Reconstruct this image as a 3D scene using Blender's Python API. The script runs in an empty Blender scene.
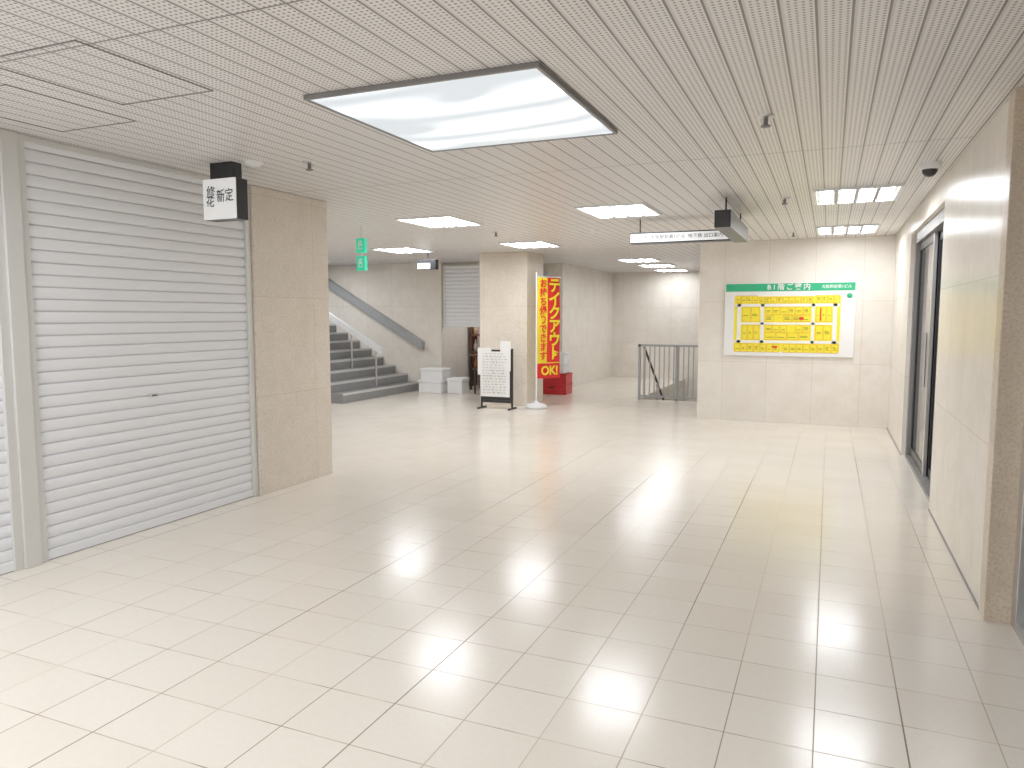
import bpy, math, random
from mathutils import Vector, Matrix
random.seed(7)
scene = bpy.context.scene
scene.view_settings.view_transform = 'Standard'
scene.view_settings.look = 'None'
scene.view_settings.exposure = 0.0
scene.view_settings.gamma = 1.12

CZ = 2.555   # ceiling height

# ------------------------------------------------------------------ materials
def new_mat(name):
    m = bpy.data.materials.new(name); m.use_nodes = True
    nt = m.node_tree
    b = nt.nodes['Principled BSDF']
    return m, nt, b

def plain(name, col, rough=0.5, metal=0.0, emit=None, estr=0.0, noise=0.0, sampling='NONE'):
    m, nt, b = new_mat(name)
    b.inputs['Roughness'].default_value = rough
    b.inputs['Metallic'].default_value = metal
    if noise > 0:
        tc = nt.nodes.new('ShaderNodeTexCoord')
        n = nt.nodes.new('ShaderNodeTexNoise'); n.inputs['Scale'].default_value = 9
        n.inputs['Detail'].default_value = 2
        nt.links.new(tc.outputs['Object'], n.inputs['Vector'])
        mx = nt.nodes.new('ShaderNodeMix'); mx.data_type = 'RGBA'
        mx.inputs[6].default_value = tuple(max(0, c*(1-noise)) for c in col)+(1,)
        mx.inputs[7].default_value = tuple(min(1, c*(1+noise)) for c in col)+(1,)
        nt.links.new(n.outputs['Fac'], mx.inputs[0])
        nt.links.new(mx.outputs[2], b.inputs['Base Color'])
    else:
        b.inputs['Base Color'].default_value = tuple(col)+(1,)
    if emit:
        b.inputs['Emission Color'].default_value = tuple(emit)+(1,)
        b.inputs['Emission Strength'].default_value = estr
        m.cycles.emission_sampling = sampling
    return m

def M(nt, op, a, b=None, clamp=False):
    n = nt.nodes.new('ShaderNodeMath'); n.operation = op; n.use_clamp = clamp
    for i, v in enumerate((a, b)):
        if v is None: continue
        if isinstance(v, (int, float)): n.inputs[i].default_value = v
        else: nt.links.new(v, n.inputs[i])
    return n.outputs[0]

def mixc(nt, fac, a, b):
    n = nt.nodes.new('ShaderNodeMix'); n.data_type = 'RGBA'
    for s, v in ((0, fac), (6, a), (7, b)):
        if isinstance(v, (int, float)): n.inputs[s].default_value = v
        elif isinstance(v, tuple): n.inputs[s].default_value = v + (1,)
        else: nt.links.new(v, n.inputs[s])
    return n.outputs[2]

def brick(nt, vec, w, h, mortar, smooth=0.0):
    n = nt.nodes.new('ShaderNodeTexBrick')
    n.offset = 0; n.squash = 1
    n.inputs['Scale'].default_value = 1
    n.inputs['Brick Width'].default_value = w
    n.inputs['Row Height'].default_value = h
    n.inputs['Mortar Size'].default_value = mortar
    n.inputs['Mortar Smooth'].default_value = smooth
    n.inputs['Color1'].default_value = (0, 0, 0, 1)
    n.inputs['Color2'].default_value = (1, 1, 1, 1)
    n.inputs['Mortar'].default_value = (.5, .5, .5, 1)
    nt.links.new(vec, n.inputs['Vector'])
    return n

def noise(nt, vec, scale, detail=4, rough=.5):
    n = nt.nodes.new('ShaderNodeTexNoise')
    n.inputs['Scale'].default_value = scale
    n.inputs['Detail'].default_value = detail
    n.inputs['Roughness'].default_value = rough
    nt.links.new(vec, n.inputs['Vector'])
    return n.outputs['Fac']

def ramp(nt, fac, lo, hi):
    n = nt.nodes.new('ShaderNodeMapRange'); n.clamp = True
    n.inputs['From Min'].default_value = lo; n.inputs['From Max'].default_value = hi
    nt.links.new(fac, n.inputs['Value'])
    return n.outputs[0]

def mapping(nt, vec, scale=(1, 1, 1), loc=(0, 0, 0)):
    n = nt.nodes.new('ShaderNodeMapping')
    n.inputs['Scale'].default_value = scale; n.inputs['Location'].default_value = loc
    nt.links.new(vec, n.inputs['Vector'])
    return n.outputs[0]

def floor_mat():
    m, nt, b = new_mat('floor_tile')
    tc = nt.nodes.new('ShaderNodeTexCoord').outputs['Object']
    v = mapping(nt, tc, loc=(0.6, 0.05, 0))
    bk = brick(nt, v, .3, .3, .0024, .1)
    n2 = noise(nt, tc, 40, 2, .6)
    base = mixc(nt, bk.outputs['Color'], (.80, .735, .64), (.83, .77, .68))
    base = mixc(nt, M(nt, 'MULTIPLY', ramp(nt, n2, .35, .75), .25), base, (.73, .65, .54))
    sy = noise(nt, mapping(nt, tc, (2.6, .22, 1)), 1.3, 2)
    dirt = ramp(nt, sy, .45, .66)
    mort = mixc(nt, dirt, (.56, .47, .36), (.27, .19, .13))
    col = mixc(nt, bk.outputs['Fac'], base, mort)
    bk2 = brick(nt, v, .9, 300, .003)
    col = mixc(nt, M(nt, 'MULTIPLY', bk2.outputs['Fac'], M(nt, 'MULTIPLY', ramp(nt, sy, .42, .60), .75)), col, (.14, .09, .06))
    nt.links.new(col, b.inputs['Base Color'])
    r = M(nt, 'ADD', M(nt, 'MULTIPLY', bk.outputs['Color'], .018), .175)
    r = M(nt, 'ADD', r, M(nt, 'MULTIPLY', bk.outputs['Fac'], .4))
    nt.links.new(r, b.inputs['Roughness'])
    b.inputs['Specular IOR Level'].default_value = .45
    bp = nt.nodes.new('ShaderNodeBump'); bp.inputs['Strength'].default_value = .3
    bp.inputs['Distance'].default_value = .002
    h = M(nt, 'SUBTRACT', M(nt, 'MULTIPLY', noise(nt, tc, 7, 1), .7), bk.outputs['Fac'])
    nt.links.new(h, bp.inputs['Height']); nt.links.new(bp.outputs[0], b.inputs['Normal'])
    return m

def wall_mat(name, c1, c2, w=.6, h=.85, joint=(.56, .47, .37), rough=.26, speck=.0, offx=0, offz=0, jw=.002, spec=.33):
    m, nt, b = new_mat(name)
    tc = nt.nodes.new('ShaderNodeTexCoord').outputs['Object']
    s = nt.nodes.new('ShaderNodeSeparateXYZ'); nt.links.new(tc, s.inputs[0])
    c = nt.nodes.new('ShaderNodeCombineXYZ')
    nt.links.new(M(nt, 'ADD', M(nt, 'ADD', s.outputs[0], s.outputs[1]), offx), c.inputs[0])
    nt.links.new(M(nt, 'ADD', s.outputs[2], offz), c.inputs[1])
    bk = brick(nt, c.outputs[0], w, h, jw)
    n = noise(nt, tc, 4.5, 3, .7)
    col = mixc(nt, ramp(nt, n, .32, .68), c1, c2)
    col = mixc(nt, M(nt, 'MULTIPLY', bk.outputs['Color'], .3), col, tuple(x*.92 for x in c1))
    if speck > 0:
        n3 = noise(nt, tc, 70, 2, .8)
        col = mixc(nt, M(nt, 'MULTIPLY', ramp(nt, n3, .48, .62), speck), col, (.50, .38, .27))
    col = mixc(nt, M(nt, 'MULTIPLY', bk.outputs['Fac'], .8), col, joint)
    nt.links.new(col, b.inputs['Base Color'])
    b.inputs['Roughness'].default_value = rough
    b.inputs['Specular IOR Level'].default_value = spec
    return m

def ceiling_mat():
    m, nt, b = new_mat('ceiling_perforated_slats')
    tc = nt.nodes.new('ShaderNodeTexCoord').outputs['Object']
    s = nt.nodes.new('ShaderNodeSeparateXYZ'); nt.links.new(tc, s.inputs[0])
    X, Y = s.outputs[0], s.outputs[1]
    P = .118
    fx = M(nt, 'FRACT', M(nt, 'DIVIDE', M(nt, 'ADD', X, 50), P))
    gap = M(nt, 'LESS_THAN', fx, .08)
    side = M(nt, 'LESS_THAN', fx, .16)
    fy = M(nt, 'FRACT', M(nt, 'DIVIDE', M(nt, 'ADD', Y, 50.6), 3.1))
    cross = M(nt, 'LESS_THAN', fy, .003)
    hx = M(nt, 'SUBTRACT', M(nt, 'FRACT', M(nt, 'DIVIDE', M(nt, 'ADD', X, 50), P/5)), .5)
    hy = M(nt, 'SUBTRACT', M(nt, 'FRACT', M(nt, 'DIVIDE', M(nt, 'ADD', Y, 50), P/5)), .5)
    d = M(nt, 'ADD', M(nt, 'MULTIPLY', hx, hx), M(nt, 'MULTIPLY', hy, hy))
    hole = M(nt, 'LESS_THAN', d, .06)
    hole = M(nt, 'MULTIPLY', hole, M(nt, 'GREATER_THAN', fx, .19))
    base = mixc(nt, M(nt, 'MULTIPLY', hole, .9), (.83, .805, .79), (.20, .18, .17))
    base = mixc(nt, M(nt, 'MULTIPLY', side, .4), base, (.42, .40, .38))
    base = mixc(nt, M(nt, 'MULTIPLY', M(nt, 'MAXIMUM', gap, cross), .9), base, (.12, .11, .10))
    nt.links.new(base, b.inputs['Base Color'])
    b.inputs['Roughness'].default_value = .38
    return m

def diffuser_mat():
    m, nt, b = new_mat('lamp_diffuser')
    tc = nt.nodes.new('ShaderNodeTexCoord').outputs['Object']
    n = nt.nodes.new('ShaderNodeTexWave'); n.wave_type = 'BANDS'; n.bands_direction = 'Y'
    n.inputs['Scale'].default_value = .85; n.inputs['Distortion'].default_value = 4.5
    n.inputs['Detail'].default_value = 0; n.inputs['Detail Scale'].default_value = .55
    nt.links.new(mapping(nt, tc, (1.0, 1.0, 1), (2.5, -2.3, 0)), n.inputs['Vector'])
    n2 = noise(nt, mapping(nt, tc, (1, 1.6, 1)), 1.6, 0)
    p = M(nt, 'MULTIPLY', n.outputs['Fac'], ramp(nt, n2, .3, .65))
    st = M(nt, 'ADD', M(nt, 'MULTIPLY', p, 1.6), .66)
    b.inputs['Base Color'].default_value = (.15, .16, .17, 1)
    b.inputs['Roughness'].default_value = .3
    b.inputs['Emission Color'].default_value = (.88, .95, 1, 1)
    nt.links.new(st, b.inputs['Emission Strength'])
    m.cycles.emission_sampling = 'FRONT_BACK'
    return m

MF = floor_mat()
MW = wall_mat('wall_marble_tile', (.80, .74, .66), (.88, .83, .76))
MW2 = wall_mat('pillar_stone', (.78, .70, .60), (.86, .78, .685), w=1.2, h=.83, speck=.38, rough=.3)
MW3 = wall_mat('granite_speckled', (.60, .50, .39), (.70, .60, .48), w=3, h=9, speck=.7, rough=.3)
MC = ceiling_mat()
MD = diffuser_mat()
WHITE = plain('white_paint', (.84, .85, .86), .4)
SHUT = plain('shutter_paint', (.90, .91, .94), .42)
STEEL = plain('brushed_steel', (.62, .62, .62), .3, .85)
ALU = plain('aluminium_trim', (.74, .74, .72), .4, .3)
DARK = plain('black_metal', (.018, .018, .022), .3)
GREYD = plain('grey_metal', (.24, .23, .225), .4, .3)
RAILG = plain('rail_grey', (.38, .39, .40), .4, .2)
GLASS = plain('dark_glass', (.02, .021, .024), .05)
FOAM = plain('styrofoam', (.86, .87, .88), .7, noise=.03)
PAPER = plain('paper', (.88, .88, .87), .7)
INK = plain('ink', (.03, .03, .035), .6)
GREEN = plain('green_print', (.02, .42, .19), .4)
YEL = plain('yellow_print', (.95, .80, .03), .4)
RED = plain('red_print', (.80, .02, .02), .5)
REDC = plain('red_plastic', (.62, .02, .03), .35)
YCL = plain('yellow_cloth', (.98, .78, .03), .7)
ORL = plain('orange_line', (.75, .25, .05), .5)
LIT = plain('fluorescent_tube', (.9, .9, .9), .4, emit=(.94, .965, 1), estr=27, sampling='FRONT')
LITD = plain('fluorescent_tube_dim', (.9, .9, .9), .4, emit=(.94, .965, 1), estr=17, sampling='FRONT')
SGN = plain('lit_sign_face', (.85, .86, .86), .4, emit=(1, 1, 1), estr=.25)
STEP = plain('stair_stone', (.25, .25, .25), .45, noise=.15)
STEPE = plain('stair_nosing', (.55, .55, .54), .4)
WOOD = plain('brown_wood', (.14, .07, .04), .4, noise=.2)
SHOPW = plain('shop_interior_wall', (.36, .19, .12), .6, noise=.3)
BLUEP = plain('blue_print', (.05, .35, .75), .5)
PALEB = plain('pale_blue_panel', (.60, .70, .80), .5)
EXITG = plain('exit_green', (.02, .55, .32), .4, emit=(.05, .8, .5), estr=.3)

# ------------------------------------------------------------------ helpers
def empty(name, loc):
    e = bpy.data.objects.new(name, None); e.location = loc
    e.empty_display_size = .1
    scene.collection.objects.link(e)
    return e

def link(ob, parent=None):
    scene.collection.objects.link(ob)
    if parent is not None:
        ob.parent = parent
        ob.matrix_parent_inverse = Matrix.Translation(parent.location).inverted()
    return ob

def boxes(name, bl, mat, parent=None, bevel=0.0):
    vs, fs = [], []
    for b in bl:
        x0, x1, y0, y1, z0, z1 = b[:6]
        n = len(vs)
        vs += [(x0, y0, z0), (x1, y0, z0), (x1, y1, z0), (x0, y1, z0), (x0, y0, z1), (x1, y0, z1), (x1, y1, z1), (x0, y1, z1)]
        fs += [(n, n+3, n+2, n+1), (n+4, n+5, n+6, n+7), (n, n+1, n+5, n+4), (n+1, n+2, n+6, n+5), (n+2, n+3, n+7, n+6), (n+3, n, n+4, n+7)]
    me = bpy.data.meshes.new(name); me.from_pydata(vs, [], fs)
    me.materials.append(mat)
    me.update()
    ob = bpy.data.objects.new(name, me); link(ob, parent)
    if bevel > 0:
        mod = ob.modifiers.new('bevel', 'BEVEL'); mod.width = bevel; mod.segments = 2; mod.limit_method = 'ANGLE'
    return ob

def mesh(name, vs, fs, mat, parent=None, smooth=False):
    me = bpy.data.meshes.new(name); me.from_pydata(vs, [], fs)
    me.materials.append(mat)
    if smooth:
        for p in me.polygons: p.use_smooth = True
    me.update()
    ob = bpy.data.objects.new(name, me); return link(ob, parent)

def rod(name, pts, r, mat, parent=None, cyc=False):
    cu = bpy.data.curves.new(name, 'CURVE'); cu.dimensions = '3D'
    cu.bevel_depth = r; cu.bevel_resolution = 4; cu.use_fill_caps = True
    sp = cu.splines.new('POLY'); sp.points.add(len(pts)-1)
    for p, q in zip(sp.points, pts): p.co = tuple(q)+(1,)
    sp.use_cyclic_u = cyc
    cu.materials.append(mat)
    ob = bpy.data.objects.new(name, cu); return link(ob, parent)

def lathe(name, loc, prof, mat, parent=None, seg=28):
    vs, fs = [], []
    for (r, z) in prof:
        for i in range(seg):
            a = 2*math.pi*i/seg
            vs.append((loc[0]+r*math.cos(a), loc[1]+r*math.sin(a), loc[2]+z))
    for k in range(len(prof)-1):
        for i in range(seg):
            j = (i+1) % seg
            fs.append((k*seg+i, k*seg+j, (k+1)*seg+j, (k+1)*seg+i))
    return mesh(name, vs, fs, mat, parent, True)

def text(name, s, loc, size, mat, rot=(math.pi/2, 0, 0), parent=None, align='CENTER', spacing=1.0, line=1.0, bold=0, sx=1.0):
    cu = bpy.data.curves.new(name, 'FONT'); cu.body = s; cu.size = size
    cu.align_x = align; cu.align_y = 'CENTER'
    cu.space_character = spacing; cu.space_line = line
    cu.offset = bold; cu.extrude = .0006
    cu.materials.append(mat)
    ob = bpy.data.objects.new(name, cu)
    ob.location = loc; ob.rotation_euler = rot; ob.scale = (sx, 1, 1)
    return link(ob, parent)

# ------------------------------------------------------------------ room shell
RX = .76      # right wall plane
boxes('floor', [(-12.3, 1.4, -3.3, 13.15, -.2, 0), (-5.0, -3.15, 13.15, 18.1, -.2, 0), (-7.12, -5.4, 13.15, 15.2, -.2, 0)], MF)
boxes('ceiling', [(-12.3, 1.4, -3.3, 18.1, CZ, CZ+.15)], MC)

boxes('wall_right', [(RX, 1.3, 4.30, 6.447, 0, CZ), (RX, 1.3, 6.447, 8.92, 2.36, CZ), (RX, 1.3, 8.92, 11.0, 0, CZ)], MW)
boxes('wall_pilaster', [(RX-.008, 1.3, 4.17, 4.30, 0, CZ)], MW3, bevel=.004)
boxes('trim_1', [(RX-.006, RX, 4.30, 6.44, 0, .012), (RX-.006, RX, 8.93, 11.0, 0, .012)], GREYD)
boxes('wall_lintel', [(.87, 1.3, -3.2, 4.17, 2.33, CZ)], MW3)
boxes('wall_backing', [(1.1, 1.3, -3.2, 4.17, 0, 2.33), (1.1, 1.3, 6.447, 8.92, 0, 2.36)], WOOD)
boxes('wall_map', [(-1.75, 1.3, 11.0, 18.0, -3.0, CZ)], MW)
boxes('wall_far', [(-5.0, -1.75, 17.9, 18.1, -3, CZ)], MW)
boxes('wall_alcove', [(-5.55, -4.95, 14.15, 18.0, 0, CZ)], MW)
boxes('wall_rear', [(-4.6, 1.3, -3.3, -3.1, 0, CZ)], MW)
boxes('wall_shop_block', [(-12.2, -5.0, -3.2, 5.0, 0, CZ), (-12.2, -4.46, 5.0, 5.74, 0, CZ), (-5.0, -4.46, -3.2, -3.1, 0, CZ)], MW2)
boxes('pillar_left', [(-5.2, -4.33, 4.78, 5.753, 0, CZ)], MW2, bevel=.006)
boxes('wall_left', [(-12.3, -12.1, 5.74, 13.3, 0, CZ)], MW)
boxes('wall_north', [(-12.2, -7.28, 13.06, 13.3, 0, CZ)], MW)
boxes('wall_landing', [(-12.2, -8.05, 10.25, 10.44, 0, CZ)], MW)
boxes('pillar_centre', [(-5.48, -4.61, 11.41, 12.17, 0, CZ)], MW2, bevel=.006)
boxes('wall_stairwell_side', [(-3.25, -3.15, 13.15, 18.0, -3.3, -.2)], MW)
boxes('wall_stairwell_end', [(-3.25, -1.75, 13.0, 13.14, -3.3, -.2)], MW)

# ------------------------------------------------------------------ shutters
def shutter(name, x, y0, y1, z0, z1, pitch=.074, axis='X', depth=.014, rail=.05):
    e = empty(name, ((x, (y0+y1)/2, z0) if axis == 'X' else ((y0+y1)/2, x, z0)))
    prof = []
    n = int(round((z1-z0-.06)/pitch)); pitch = (z1-z0-.06)/n
    for i in range(n):
        zb = z0+.06+i*pitch
        for f, d in ((0, -.2), (.05, -.2), (.08, .55), (.25, .85), (.5, 1.0), (.75, .95), (.95, .75), (.98, .0)):
            prof.append((zb+f*pitch, d*depth))
    prof.append((z1, 0))
    vs, fs = [], []
    for (z, d) in prof:
        if axis == 'X': vs += [(x+d, y0+rail*.6, z), (x+d, y1-rail*.6, z)]
        else: vs += [(y0+rail*.6, x-d, z), (y1-rail*.6, x-d, z)]
    for i in range(len(prof)-1):
        a = 2*i
        fs.append((a, a+1, a+3, a+2))
    mesh('slats', vs, fs, SHUT, e)
    def bx(n_, a0, a1, d0, d1, zz0, zz1, mat):
        if axis == 'X': return boxes(n_, [(x+d0, x+d1, a0, a1, zz0, zz1)], mat, e, .003)
        return boxes(n_, [(a0, a1, x-d1, x-d0, zz0, zz1)], mat, e, .003)
    bx('bottom_bar', y0+rail*.6, y1-rail*.6, -.015, .022, z0+.004, z0+.062, SHUT)
    bx('rubber_seal', y0+rail*.6, y1-rail*.6, -.01, .016, z0, z0+.006, DARK)
    bx('guide_rail_a', y0, y0+rail, -.03, .035, z0, z1, ALU)
    bx('guide_rail_b', y1-rail, y1, -.03, .035, z0, z1, ALU)
    bx('head_trim', y0, y1, -.03, .03, z1-.035, z1, ALU)
    return e
s1 = shutter('roller_shutter', -4.39, 2.90, 4.775, 0, CZ-.002)
boxes('lock_plate', [(-4.378, -4.370, 3.75, 3.83, .93, .955)], ALU, s1, .003)
boxes('lock_slot', [(-4.371, -4.368, 3.77, 3.81, .938, .946)], DARK, s1)
shutter('roller_shutter.001', -4.39, -3.1, 2.80, 0, CZ-.002)
boxes('shutter_post', [(-4.44, -4.335, 2.80, 2.90, 0, CZ)], ALU, None, .004)

# ------------------------------------------------------------------ map board
mp = empty('floor_map_sign', (-.536, 11, .94))
x0, x1, z0, z1 = -1.383, .31, .94, 1.958
boxes('panel', [(x0, x1, 10.965, 11.0, z0, z1)], PAPER, mp, .004)
boxes('header', [(x0+.01, x1-.01, 10.962, 10.966, z1-.115, z1-.008)], GREEN, mp)
text('title_text', 'B1階ご案内', ((x0+x1)/2, 10.960, z1-.062), .095, PAPER, parent=mp, spacing=1.35, bold=.001)
text('subtitle_text', '大阪駅前第1ビル', (x1-.24, 10.9605, z1-.062), .05, PAPER, parent=mp, bold=.0004)
yb, ln, wt, rd, gr = [], [], [], [], []
mx0, mx1, mz0, mz1 = x0+.10, x1-.15, z0+.045, z1-.165
boxes('map_base', [(mx0+.03, mx1-.03, 10.9635, 10.966, mz0+.02, mz1-.02)], YEL, mp)
def cells(a0, a1, c0, c1, n, skip=()):
    w = (a1-a0)/n
    for i in range(n):
        if i in skip: continue
        yb.append((a0+i*w+.004, a0+(i+1)*w-.004, 10.9615, 10.964, c0, c1))
        xa, xb = a0+i*w+.004, a0+(i+1)*w-.004
        yy = (10.9605, 10.9616)
        ln.append((xa, xb, *yy, c0, c0+.004)); ln.append((xa, xb, *yy, c1-.004, c1))
        ln.append((xa, xa+.004, *yy, c0, c1)); ln.append((xb-.004, xb, *yy, c0, c1))
        cz = (c0+c1)/2
        for q in range(random.randint(1, 3)):
            zz = cz+(q-1)*.018
            if c0+.01 < zz < c1-.012:
                gr.append((xa+.015, xb-.015-random.random()*.02, *yy, zz, zz+.006))
H = mz1-mz0
for (a, b_, c, d) in ((.03, .97, .80, .845), (.03, .97, .17, .215), (.05, .085, .17, .845), (.915, .95, .17, .845), (.27, .30, .17, .845), (.73, .755, .17, .845), (.085, .915, .49, .525)):
    wt.append((mx0+a*(mx1-mx0), mx0+b_*(mx1-mx0), 10.9628, 10.9636, mz0+c*H, mz0+d*H))
mw = mx1-mx0
cells(mx0+.03*mw, mx0+.24*mw, mz0+.86*H, mz0+.99*H, 4)
cells(mx0+.25*mw, mx0+.74*mw, mz0+.86*H, mz0+.96*H, 9)
cells(mx0+.76*mw, mx0+.97*mw, mz0+.86*H, mz0+.99*H, 4)
cells(mx0+.03*mw, mx0+.45*mw, mz0+.01*H, mz0+.155*H, 7)
cells(mx0+.48*mw, mx0+.97*mw, mz0+.01*H, mz0+.155*H, 8)
cells(mx0+.095*mw, mx0+.26*mw, mz0+.54*H, mz0+.79*H, 2)
cells(mx0+.095*mw, mx0+.26*mw, mz0+.23*H, mz0+.48*H, 3)
cells(mx0+.31*mw, mx0+.72*mw, mz0+.66*H, mz0+.79*H, 6)
cells(mx0+.31*mw, mx0+.72*mw, mz0+.54*H, mz0+.65*H, 5, (1,))
cells(mx0+.31*mw, mx0+.72*mw, mz0+.36*H, mz0+.48*H, 6, (3,))
cells(mx0+.31*mw, mx0+.72*mw, mz0+.23*H, mz0+.35*H, 4)
cells(mx0+.765*mw, mx0+.905*mw, mz0+.54*H, mz0+.79*H, 3)
cells(mx0+.765*mw, mx0+.905*mw, mz0+.23*H, mz0+.48*H, 2)
rd += [(mx0+.62*mw, mx0+.66*mw, 10.9603, 10.9612, mz0+.57*H, mz0+.62*H), (mx0+.80*mw, mx0+.812*mw, 10.9603, 10.9612, mz0+.56*H, mz0+.77*H), (mx0+.38*mw, mx0+.43*mw, 10.9603, 10.9612, mz0+.09*H, mz0+.12*H)]
boxes('corridors', wt, PAPER, mp); boxes('rooms', yb, YEL, mp); boxes('room_outlines', ln, ORL, mp)
boxes('room_labels', gr, INK, mp); boxes('red_marks', rd, RED, mp)
cp = lathe('compass', (0, 0, 0), [(0.0, .0015), (.035, .0015), (.035, 0)], GREEN, mp)
cp.rotation_euler = (math.pi/2, 0, 0)
cp.location = (x1-.075, 10.963, mz1-.02)

# ------------------------------------------------------------------ ceiling lights
def big_lamp(name, xa, xb, ya, yb_):
    e = empty(name, ((xa+xb)/2, (ya+yb_)/2, CZ))
    t = .018
    boxes('frame', [(xa, xb, ya, ya+t, CZ-.024, CZ), (xa, xb, yb_-t, yb_, CZ-.024, CZ), (xa, xa+t, ya+t, yb_-t, CZ-.024, CZ), (xb-t, xb, ya+t, yb_-t, CZ-.024, CZ)], GREYD, e, .003)
    n = 14; vs, fs = [], []
    for j in range(n+1):
        for i in range(n+1):
            u, v = i/n, j/n
            d = (math.sin(math.pi*u)*math.sin(math.pi*v))**.5 if 0 < u < 1 and 0 < v < 1 else 0
            vs.append((xa+t+(xb-xa-2*t)*u, ya+t+(yb_-ya-2*t)*v, CZ-.018-.03*d))
    for j in range(n):
        for i in range(n):
            a = j*(n+1)+i
            fs.append((a, a+n+1, a+n+2, a+1))
    mesh('diffuser', vs, fs, MD, e, True)
def louvre_lamp(name, cx, cy, w=.68, l=.82):
    e = empty(name, (cx, cy, CZ))
    xa, xb, ya, yb_ = cx-w/2, cx+w/2, cy-l/2, cy+l/2
    t = .025
    boxes('frame', [(xa, xb, ya, ya+t, CZ-.02, CZ), (xa, xb, yb_-t, yb_, CZ-.02, CZ), (xa, xa+t, ya+t, yb_-t, CZ-.02, CZ), (xb-t, xb, ya+t, yb_-t, CZ-.02, CZ)], WHITE, e)
    boxes('reflector', [(xa+t, xb-t, ya+t, yb_-t, CZ-.004, CZ)], ALU, e)
    n = 4; tw = (w-2*t)/n
    vs, fs = [], []
    for i in range(n):
        a, b_ = xa+t+i*tw+.03, xa+t+(i+1)*tw-.03
        k = len(vs)
        m_ = (a+b_)/2
        for (x, z) in ((a, CZ-.006), (a+.02, CZ-.014), (m_, CZ-.017), (b_-.02, CZ-.014), (b_, CZ-.006)):
            vs += [(x, ya+.04, z), (x, yb_-.04, z)]
        for q in range(4):
            fs.append((k+2*q, k+2*q+1, k+2*q+3, k+2*q+2))
    mesh('tubes', vs, fs, LITD if (cy > 13 or (cy < 2 and cx > -3)) else LIT, e, True)
    boxes('louvres', [(xa+t+i*tw-.012, xa+t+i*tw+.012, ya+t, yb_-t, CZ-.022, CZ-.004) for i in range(1, n)], GREYD, e)
big_lamp('ceiling_light_panel', -2.36, -1.15, 2.97, 4.22)
big_lamp('ceiling_light_panel.001', -2.36, -1.15, -2.2, -.95)  # unseen twin panel behind the camera, added for extra light
for k, (cx, cy) in enumerate(((-4.03, 7.39), (-1.97, 7.34), (.17, 7.2), (.15, 10.0), (-6.3, 10.3), (-4.09, 10.25), (-3.34, 13.9), (-3.34, 15.5), (-3.38, 17.2),
                 (-.2, 1.3), (-3.6, 1.5), (-1.85, .8), (-.3, -.6), (-3.6, -.6), (-.3, -2.4), (-3.6, -2.4), (-6.9, 7.4), (-9.6, 7.4), (-9.3, 11.6), (-6.3, 14.0))):  # out-of-view entries near the camera, and the back-shop one, are added fill light
    louvre_lamp('ceiling_light' + ('' if k == 0 else '.%03d' % k), cx, cy)

# ------------------------------------------------------------------ ceiling devices
for i, (cx, cy) in enumerate(((-.35, 4.24), (-.41, 7.19), (-.46, 10.1), (-3.33, 4.24), (-3.9, 8.6))):
    e = empty('sprinkler' + ('' if i == 0 else '.%03d' % i), (cx, cy, CZ))
    lathe('rose', (cx, cy, CZ), [(.0, -.012), (.034, -.012), (.046, -.004), (.048, 0)], STEEL, e)
    lathe('head', (cx, cy, CZ), [(0, -.06), (.024, -.058), (.027, -.050), (.012, -.044), (.012, -.012)], GREYD, e)
for i, (cx, cy) in enumerate(((-3.68, 4.09), (-2.7, 8.9))):
    lathe('smoke_detector' + ('' if i == 0 else '.%03d' % i), (cx, cy, CZ), [(0, -.03), (.04, -.028), (.06, -.012), (.062, 0)], WHITE)
e = empty('security_camera', (.60, 5.96, CZ))
lathe('base', (.60, 5.96, CZ), [(0, -.045), (.066, -.045), (.072, -.035), (.072, 0)], WHITE, e)
lathe('dome', (.60, 5.96, CZ-.045), [(0, -.05), (.018, -.047), (.036, -.036), (.048, -.016), (.05, 0)], DARK, e)
def hatch(name, xa, xb, ya, yb_):
    t = .008
    boxes(name, [(xa, xb, ya, ya+t, CZ-.003, CZ), (xa, xb, yb_-t, yb_, CZ-.003, CZ), (xa, xa+t, ya, yb_, CZ-.003, CZ), (xb-t, xb, ya, yb_, CZ-.003, CZ)], GREYD)
hatch('ceiling_hatch', -3.30, -2.70, 2.05, 2.75)
hatch('ceiling_hatch.001', -4.1, -3.5, 2.3, 3.0)

# ------------------------------------------------------------------ hanging signs
e = empty('shop_sign_lightbox', (-3.9, 4.05, CZ))
boxes('box', [(-4.055, -3.76, 4.0, 4.11, 2.166, 2.445)], DARK, e, .004)
boxes('face', [(-4.053, -3.762, 3.994, 4.001, 2.168, 2.443)], SGN, e)
boxes('bracket', [(-4.0, -3.80, 4.01, 4.10, 2.445, CZ)], DARK, e)
text('brush_text', '修\n花', (-3.985, 3.991, 2.32), .08, INK, rot=(math.pi/2, .1, 0), parent=e, line=.85, bold=.0004)
text('brush_text_b', '新定', (-3.855, 3.991, 2.32), .095, INK, rot=(math.pi/2, -.05, 0), parent=e, bold=.0004, sx=.8)

e = empty('hanging_direction_sign', (-1.2, 7.8, CZ))
boxes('box_front', [(-2.05, -.95, 8.08, 8.20, 2.285, 2.405)], DARK, e, .003)
boxes('face_front', [(-2.04, -.97, 8.074, 8.081, 2.30, 2.39)], SGN, e)
boxes('box_side', [(-.96, -.82, 6.74, 8.20, 2.27, 2.42)], DARK, e, .003)
text('sign_text', '↑ B1 大阪駅前第1ビル  地下鉄 出口案内', (-1.5, 8.071, 2.345), .05, INK, parent=e)
for (a, b_) in ((-1.95, 8.14), (-.89, 6.95), (-.89, 8.1)):
    rod('hanger', [(a, b_, 2.40), (a, b_, CZ)], .008, DARK, e)

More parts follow.
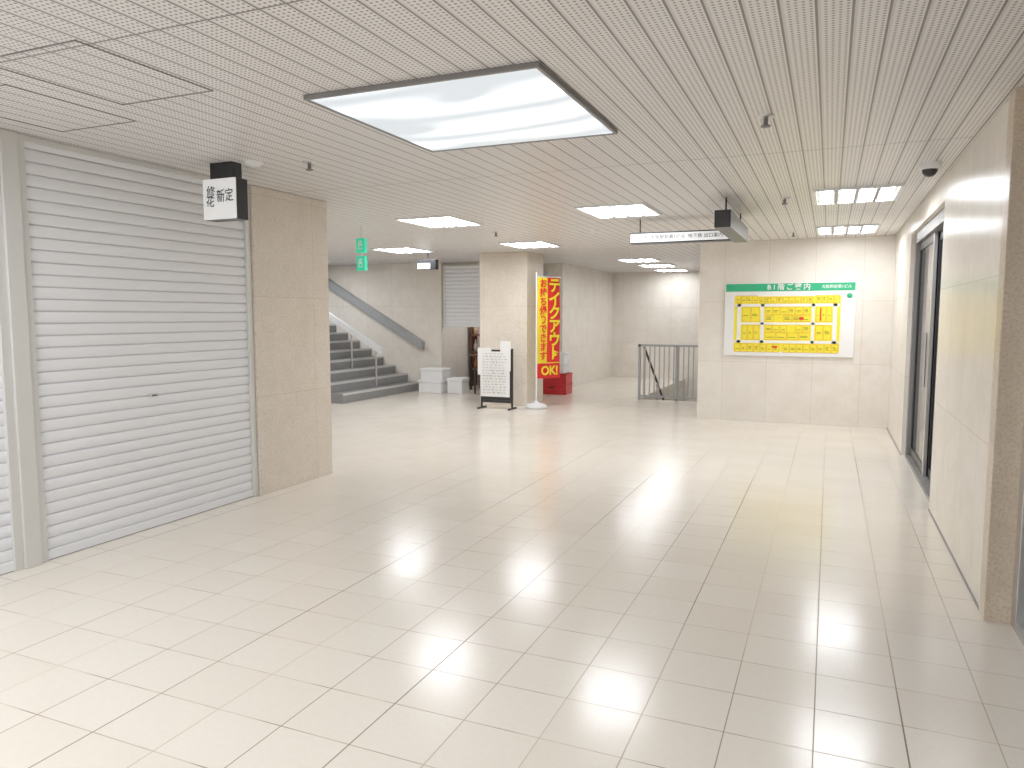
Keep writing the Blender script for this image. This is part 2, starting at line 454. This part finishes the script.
e = empty('small_hanging_sign', (-6.1, 10.7, CZ))
boxes('box', [(-6.27, -5.93, 10.7, 10.8, 2.26, 2.42)], DARK, e, .003)
boxes('face', [(-6.26, -6.03, 10.694, 10.701, 2.27, 2.36)], SGN, e)
rod('hanger', [(-6.1, 10.75, 2.42), (-6.1, 10.75, CZ)], .01, DARK, e)

e = empty('exit_sign', (-5.14, 7.5, CZ))
boxes('lamp_upper', [(-5.22, -5.10, 7.48, 7.53, 2.25, 2.42)], EXITG, e, .003)
boxes('lamp_lower', [(-5.22, -5.10, 7.48, 7.53, 2.04, 2.21)], EXITG, e, .003)
rod('hanger', [(-5.16, 7.505, 2.04), (-5.16, 7.505, CZ)], .008, ALU, e)
for zz in (2.335, 2.125):
    text('pictogram', '出\n口', (-5.16, 7.477, zz), .065, PAPER, parent=e, line=.8, bold=.001)

# ------------------------------------------------------------------ doors on the right
d = empty('door_1', (.85, 7.7, 0))
ya, yb_ = 6.447, 8.92
boxes('frame', [(.80, .92, ya, ya+.06, 0, 2.36), (.80, .92, yb_-.10, yb_, 0, 2.36), (.80, .92, ya+.06, yb_-.1, 2.25, 2.36), (.79, .95, ya+.06, yb_-.1, 0, .03)], GREYD, d, .003)
boxes('glass_fixed', [(.885, .895, ya+.1, 7.65, .1, 2.2)], GLASS, d)
boxes('glass_sliding', [(.845, .855, 7.70, yb_-.15, .1, 2.2)], GLASS, d)
boxes('stiles', [(.875, .905, ya+.06, ya+.11, .03, 2.25), (.875, .905, 7.62, 7.68, .03, 2.25), (.875, .905, ya+.11, 7.62, .03, .12), (.875, .905, ya+.11, 7.62, 2.17, 2.25),
                  (.835, .865, yb_-.16, yb_-.1, .03, 2.25), (.835, .865, 7.72, yb_-.16, .03, .12), (.835, .865, 7.72, yb_-.16, 2.17, 2.25)], DARK, d, .002)
boxes('centre_stile', [(.835, .865, 7.66, 7.72, .03, 2.25)], STEEL, d, .002)
rod('handle', [(.82, 7.78, .85), (.82, 7.78, 1.35)], .012, STEEL, d)
d = empty('door_2', (.92, 2, 0))
boxes('frame', [(.865, .95, 4.08, 4.168, 0, 2.33), (.865, .95, -3.1, 4.08, 2.24, 2.33), (.865, .95, -3.1, 4.08, 0, .04), (.865, .95, 2.4, 2.47, .04, 2.24), (.865, .95, .8, .87, .04, 2.24)], STEEL, d, .003)
boxes('glass', [(.90, .91, -3.1, 4.08, .04, 2.24)], GLASS, d)

# ------------------------------------------------------------------ staircase up (left)
st = empty('staircase', (-9, 11.8, 0))
n = 15; bl, nb = [], []
SX = -7.62
for i in range(n):
    xr = SX-i*.29
    bl.append((-12.09, xr, 10.45, 13.055, i*.165, (i+1)*.165))
    nb.append((xr-.05, xr+.004, 10.46, 13.05, (i+1)*.165-.03, (i+1)*.165+.003))
boxes('steps', bl, STEP, st); boxes('nosings', nb, STEPE, st)
def slanted(name, xa, za, xb, zb, y0, y1, th, mat, parent):
    vs = [(xa, y0, za), (xb, y0, zb), (xb, y0, zb+th), (xa, y0, za+th), (xa, y1, za), (xb, y1, zb), (xb, y1, zb+th), (xa, y1, za+th)]
    fs = [(0, 1, 2, 3), (7, 6, 5, 4), (0, 3, 7, 4), (1, 5, 6, 2), (3, 2, 6, 7), (0, 4, 5, 1)]
    return mesh(name, vs, fs, mat, parent)
h1 = empty('wall_mounted_handrail', (-8.6, 13.0, .9))
slanted('rail_board', -7.50, .82, -9.95, .82+.565*2.45, 12.92, 13.055, .17, RAILG, h1)
h2 = empty('stair_handrail', (-8.5, 11.9, .2))
slanted('rail', -7.78, .78, -9.6, .78+.565*1.82, 11.87, 11.93, .12, WHITE, h2)
for i in range(4):
    xx = -7.9-i*.55; zz = .80+.565*(-7.78-xx)
    zs = (math.floor((SX-xx)/.29)+1)*.165
    rod('baluster', [(xx, 11.9, zs), (xx, 11.9, zz)], .018, STEEL, h2)

# ------------------------------------------------------------------ back shop with half shutter
boxes('wall_shopfront', [(-7.28, -7.12, 13.06, 15.4, 0, CZ), (-5.55, -5.4, 13.06, 14.15, 0, CZ), (-7.12, -5.55, 13.2, 13.4, 2.42, CZ)], MW)
shutter('roller_shutter.002', 13.15, -7.11, -5.56, 1.28, 2.50, pitch=.075, axis='Y', depth=.022)
boxes('wall_shop_interior', [(-7.12, -5.4, 15.1, 15.3, 0, CZ)], SHOPW)
e = empty('display_shelf', (-6.4, 14.3, 0))
bl = []
for z in (.35, .72, 1.08): bl.append((-7.05, -5.75, 14.2, 14.5, z, z+.03))
for x in (-7.05, -6.42, -5.78): bl.append((x, x+.03, 14.2, 14.5, 0, 1.5))
boxes('rack', bl, WOOD, e)
cols = [plain('goods_%d' % i, c, .4) for i, c in enumerate(((.7, .08, .05), (.75, .55, .35), (.8, .8, .75), (.15, .25, .15), (.6, .25, .1)))]
for i in range(26):
    z = (.38, .75, 1.11)[i % 3]; x = -6.98+(i//3)*.14
    if abs(x+6.42) < .06: continue
    lathe('bottle_%d' % i, (x, 14.33, z), [(0, 0), (.045, 0), (.045, .13), (.016, .19), (.016, .25), (0, .25)], cols[random.randint(0, 4)], e, 12)
e = empty('shop_posters', (-6.4, 15.05, 1.0))
boxes('red_poster', [(-6.9, -6.5, 15.04, 15.06, .95, 1.35), (-5.95, -5.7, 15.04, 15.06, .8, 1.3)], RED, e)
boxes('pale_poster', [(-6.42, -6.1, 15.04, 15.06, 1.0, 1.4)], PAPER, e)
e = empty('dining_table', (-6.3, 13.75, 0))
boxes('top', [(-6.75, -5.85, 13.5, 14.0, .68, .72)], WOOD, e, .005)
boxes('legs', [(a, a+.04, b_, b_+.04, 0, .68) for a in (-6.73, -5.91) for b_ in (13.52, 13.94)], DARK, e)
e = empty('dining_chair', (-6.1, 13.1, 0))
boxes('seat', [(-6.30, -5.94, 12.85, 13.2, .42, .46)], DARK, e, .008)
boxes('backrest', [(-5.97, -5.94, 12.85, 13.2, .62, .85), (-5.97, -5.94, 12.85, 12.88, .46, .85), (-5.97, -5.94, 13.17, 13.2, .46, .85)], DARK, e)
boxes('legs', [(a, a+.03, b_, b_+.03, 0, .42) for a in (-6.30, -5.97) for b_ in (12.85, 13.17)], DARK, e)

def foam(name, cx, cy, z, w, dd, h, mat=FOAM):
    e = empty(name, (cx, cy, z))
    boxes('body', [(cx-w/2, cx+w/2, cy-dd/2, cy+dd/2, z, z+h*.8)], mat, e, .012)
    boxes('lid', [(cx-w/2-.012, cx+w/2+.012, cy-dd/2-.012, cy+dd/2+.012, z+h*.8, z+h)], mat, e, .012)
    return e
foam('styrofoam_box', -7.12, 12.75, 0, .50, .36, .25)
foam('styrofoam_box.001', -7.10, 12.77, .25, .48, .34, .23)
foam('styrofoam_box.002', -6.62, 12.80, 0, .32, .30, .30)

def crate(name, cx, cy, z, w, dd, h):
    e = empty(name, (cx, cy, z)); t = .015
    bl = [(cx-w/2, cx+w/2, cy-dd/2, cy+dd/2, z, z+t)]
    for (a0, a1, b0, b1) in ((cx-w/2, cx+w/2, cy-dd/2, cy-dd/2+t), (cx-w/2, cx+w/2, cy+dd/2-t, cy+dd/2), (cx-w/2, cx-w/2+t, cy-dd/2, cy+dd/2), (cx+w/2-t, cx+w/2, cy-dd/2, cy+dd/2)):
        bl.append((a0, a1, b0, b1, z+t, z+h))
    boxes('shell', bl, REDC, e, .003)
    boxes('rim', [(cx-w/2-.012, cx+w/2+.012, cy-dd/2-.012, cy-dd/2, z+h-.03, z+h), (cx+w/2, cx+w/2+.012, cy-dd/2, cy+dd/2, z+h-.03, z+h), (cx-w/2-.012, cx+w/2+.012, cy-dd/2-.012, cy-dd/2, z+h*.45, z+h*.45+.02)], REDC, e)
    boxes('grip_hole', [(cx-.06, cx+.06, cy-dd/2-.002, cy-dd/2, z+h*.62, z+h*.74)], DARK, e)
crate('red_crate', -4.88, 13.5, 0, .6, .4, .2)
crate('red_crate.001', -4.88, 13.5, .201, .6, .4, .2)
foam('styrofoam_box.003', -4.84, 13.5, .402, .42, .32, .2)
foam('styrofoam_box.004', -4.83, 13.51, .603, .38, .28, .2)

nt_ = empty('notice_sheets', (-5.1, 14.1, 1.5))
boxes('sheets', [(-5.22, -5.02, 14.14, 14.15, 1.45, 1.75), (-5.24, -5.05, 14.14, 14.15, 1.1, 1.38)], PAPER, nt_)
boxes('blue_sheet', [(-5.14, -5.04, 14.13, 14.14, 1.62, 1.74)], BLUEP, nt_)
boxes('frame_strip', [(-5.35, -5.27, 14.12, 14.15, .9, 2.4)], PALEB, nt_)

# ------------------------------------------------------------------ menu board
e = empty('menu_board', (-4.9, 10.85, 0))
boxes('frame', [(-5.20, -5.17, 10.85, 10.88, 0, .98), (-4.66, -4.63, 10.85, 10.88, 0, .98), (-5.17, -4.66, 10.85, 10.88, .93, .96), (-5.17, -4.66, 10.85, 10.88, .10, .14), (-5.17, -4.66, 10.86, 10.875, .14, .93),
                (-5.20, -5.17, 10.72, 11.02, 0, .03), (-4.66, -4.63, 10.72, 11.02, 0, .03)], DARK, e, .003)
boxes('paper_main', [(-5.19, -4.68, 10.838, 10.85, .20, .93)], PAPER, e)
boxes('paper_tall', [(-4.84, -4.66, 10.832, 10.838, .62, 1.10)], PAPER, e)
boxes('paper_left', [(-5.24, -5.0, 10.834, 10.84, .55, .99)], PAPER, e)
sc = []
for r in range(15):
    z = .26+r*.045
    x = -5.15
    while x < -4.76:
        w = random.uniform(.015, .05)
        sc.append((x, x+w, 10.829, 10.839, z, z+random.uniform(.005, .012))); x += w+random.uniform(.015, .04)
boxes('handwriting', sc, RAILG, e)

# ------------------------------------------------------------------ banner flag
bx_, by_ = -4.36, 11.20
e = empty('banner_flag', (0, 0, 0))
Wd = .46; ZB, ZT = .48, 2.12
nx, nz = 12, 20
def bw(u, v): return .012*math.sin(u*5+v*3)+.01*math.sin(v*7)*u
def sub(name, u0, u1, v0, v1, mat, off):
    vs, fs = [], []
    for j in range(nz+1):
        for i in range(nx+1):
            u = u0+(u1-u0)*i/nx; v = v0+(v1-v0)*j/nz
            vs.append((.02+u*Wd, bw(u, v)-off, ZB+v*(ZT-ZB)))
    for j in range(nz):
        for i in range(nx):
            a = j*(nx+1)+i; fs.append((a, a+1, a+nx+2, a+nx+1))
    return mesh(name, vs, fs, mat, e, True)
sub('cloth_yellow', 0, 1, 0, 1, YCL, 0)
sub('cloth_red_half', .42, 1, .16, 1, RED, .003)
sub('cloth_red_foot', 0, 1, .0, .15, RED, .003)
text('takeout_text', 'テ\nイ\nク\nア\nウ\nト', (.02+.71*Wd, -.03, ZB+.58*(ZT-ZB)), .25, YCL, parent=e, line=.88, bold=.007)
text('carry_text', 'お\n持\nち\n帰\nり\nで\nき\nま\nす', (.02+.21*Wd, -.03, ZB+.58*(ZT-ZB)), .15, RED, parent=e, line=.98, bold=.004)
text('ok_text', 'OK!', (.02+.5*Wd, -.03, ZB+.075*(ZT-ZB)), .2, YCL, parent=e, bold=.006)
rod('pole', [(0, 0, .04), (0, 0, 2.2)], .012, PAPER, e)
rod('top_arm', [(0, 0, 2.13), (.5, 0, 2.13)], .008, PAPER, e)
lathe('base', (0, 0, 0), [(0, 0), (.17, 0), (.18, .02), (.16, .06), (.05, .09), (.02, .12), (0, .12)], WHITE, e)
e.location = (bx_, by_, 0); e.rotation_euler = (0, 0, math.radians(58))

# ------------------------------------------------------------------ stairwell down + gate fence
e = empty('stair_gate_fence', (-2.5, 13.05, 0))
bl = [(-3.12, -1.76, 13.03, 13.07, .96, 1.0), (-3.12, -1.76, 13.035, 13.065, .06, .09), (-3.12, -3.08, 13.03, 13.07, 0, 1.0), (-1.80, -1.76, 13.03, 13.07, 0, 1.0), (-2.46, -2.42, 13.03, 13.07, 0, .98)]
x = -3.0
while x < -1.82:
    bl.append((x-.010, x+.010, 13.043, 13.057, .08, .97)); x += .085
boxes('bars', bl, RAILG, e)
e = empty('stairwell_steps', (-2.5, 14, -1))
boxes('treads', [(-3.145, -1.76, 13.15+i*.28, 17.89 if i == 16 else 13.15+(i+1)*.28, -3, -.165*(i+1)) for i in range(17)], STEP, e)
e = empty('stairwell_handrail', (-3.05, 13.2, .9))
rod('rail', [(-3.05, 13.2, .93), (-3.05, 15.2, -.35), (-3.05, 17.4, -1.7)], .022, DARK, e)
rod('post', [(-3.05, 13.2, -.165), (-3.05, 13.2, .93)], .018, STEEL, e)
rod('post_b', [(-3.05, 14.3, -.7), (-3.05, 14.3, .23)], .018, STEEL, e)

# ------------------------------------------------------------------ world + camera
w = bpy.data.worlds.new('world'); scene.world = w; w.use_nodes = True
w.node_tree.nodes['Background'].inputs[0].default_value = (.9, .95, 1, 1)
w.node_tree.nodes['Background'].inputs[1].default_value = .5
cam = bpy.data.cameras.new('camera'); co = bpy.data.objects.new('camera', cam)
scene.collection.objects.link(co)
cam.sensor_width = 36; cam.lens = 26.02; cam.clip_start = .05
co.location = (0, 0, 1.5)
co.rotation_euler = (math.radians(90-5.25), 0, math.radians(23.16))
scene.camera = co
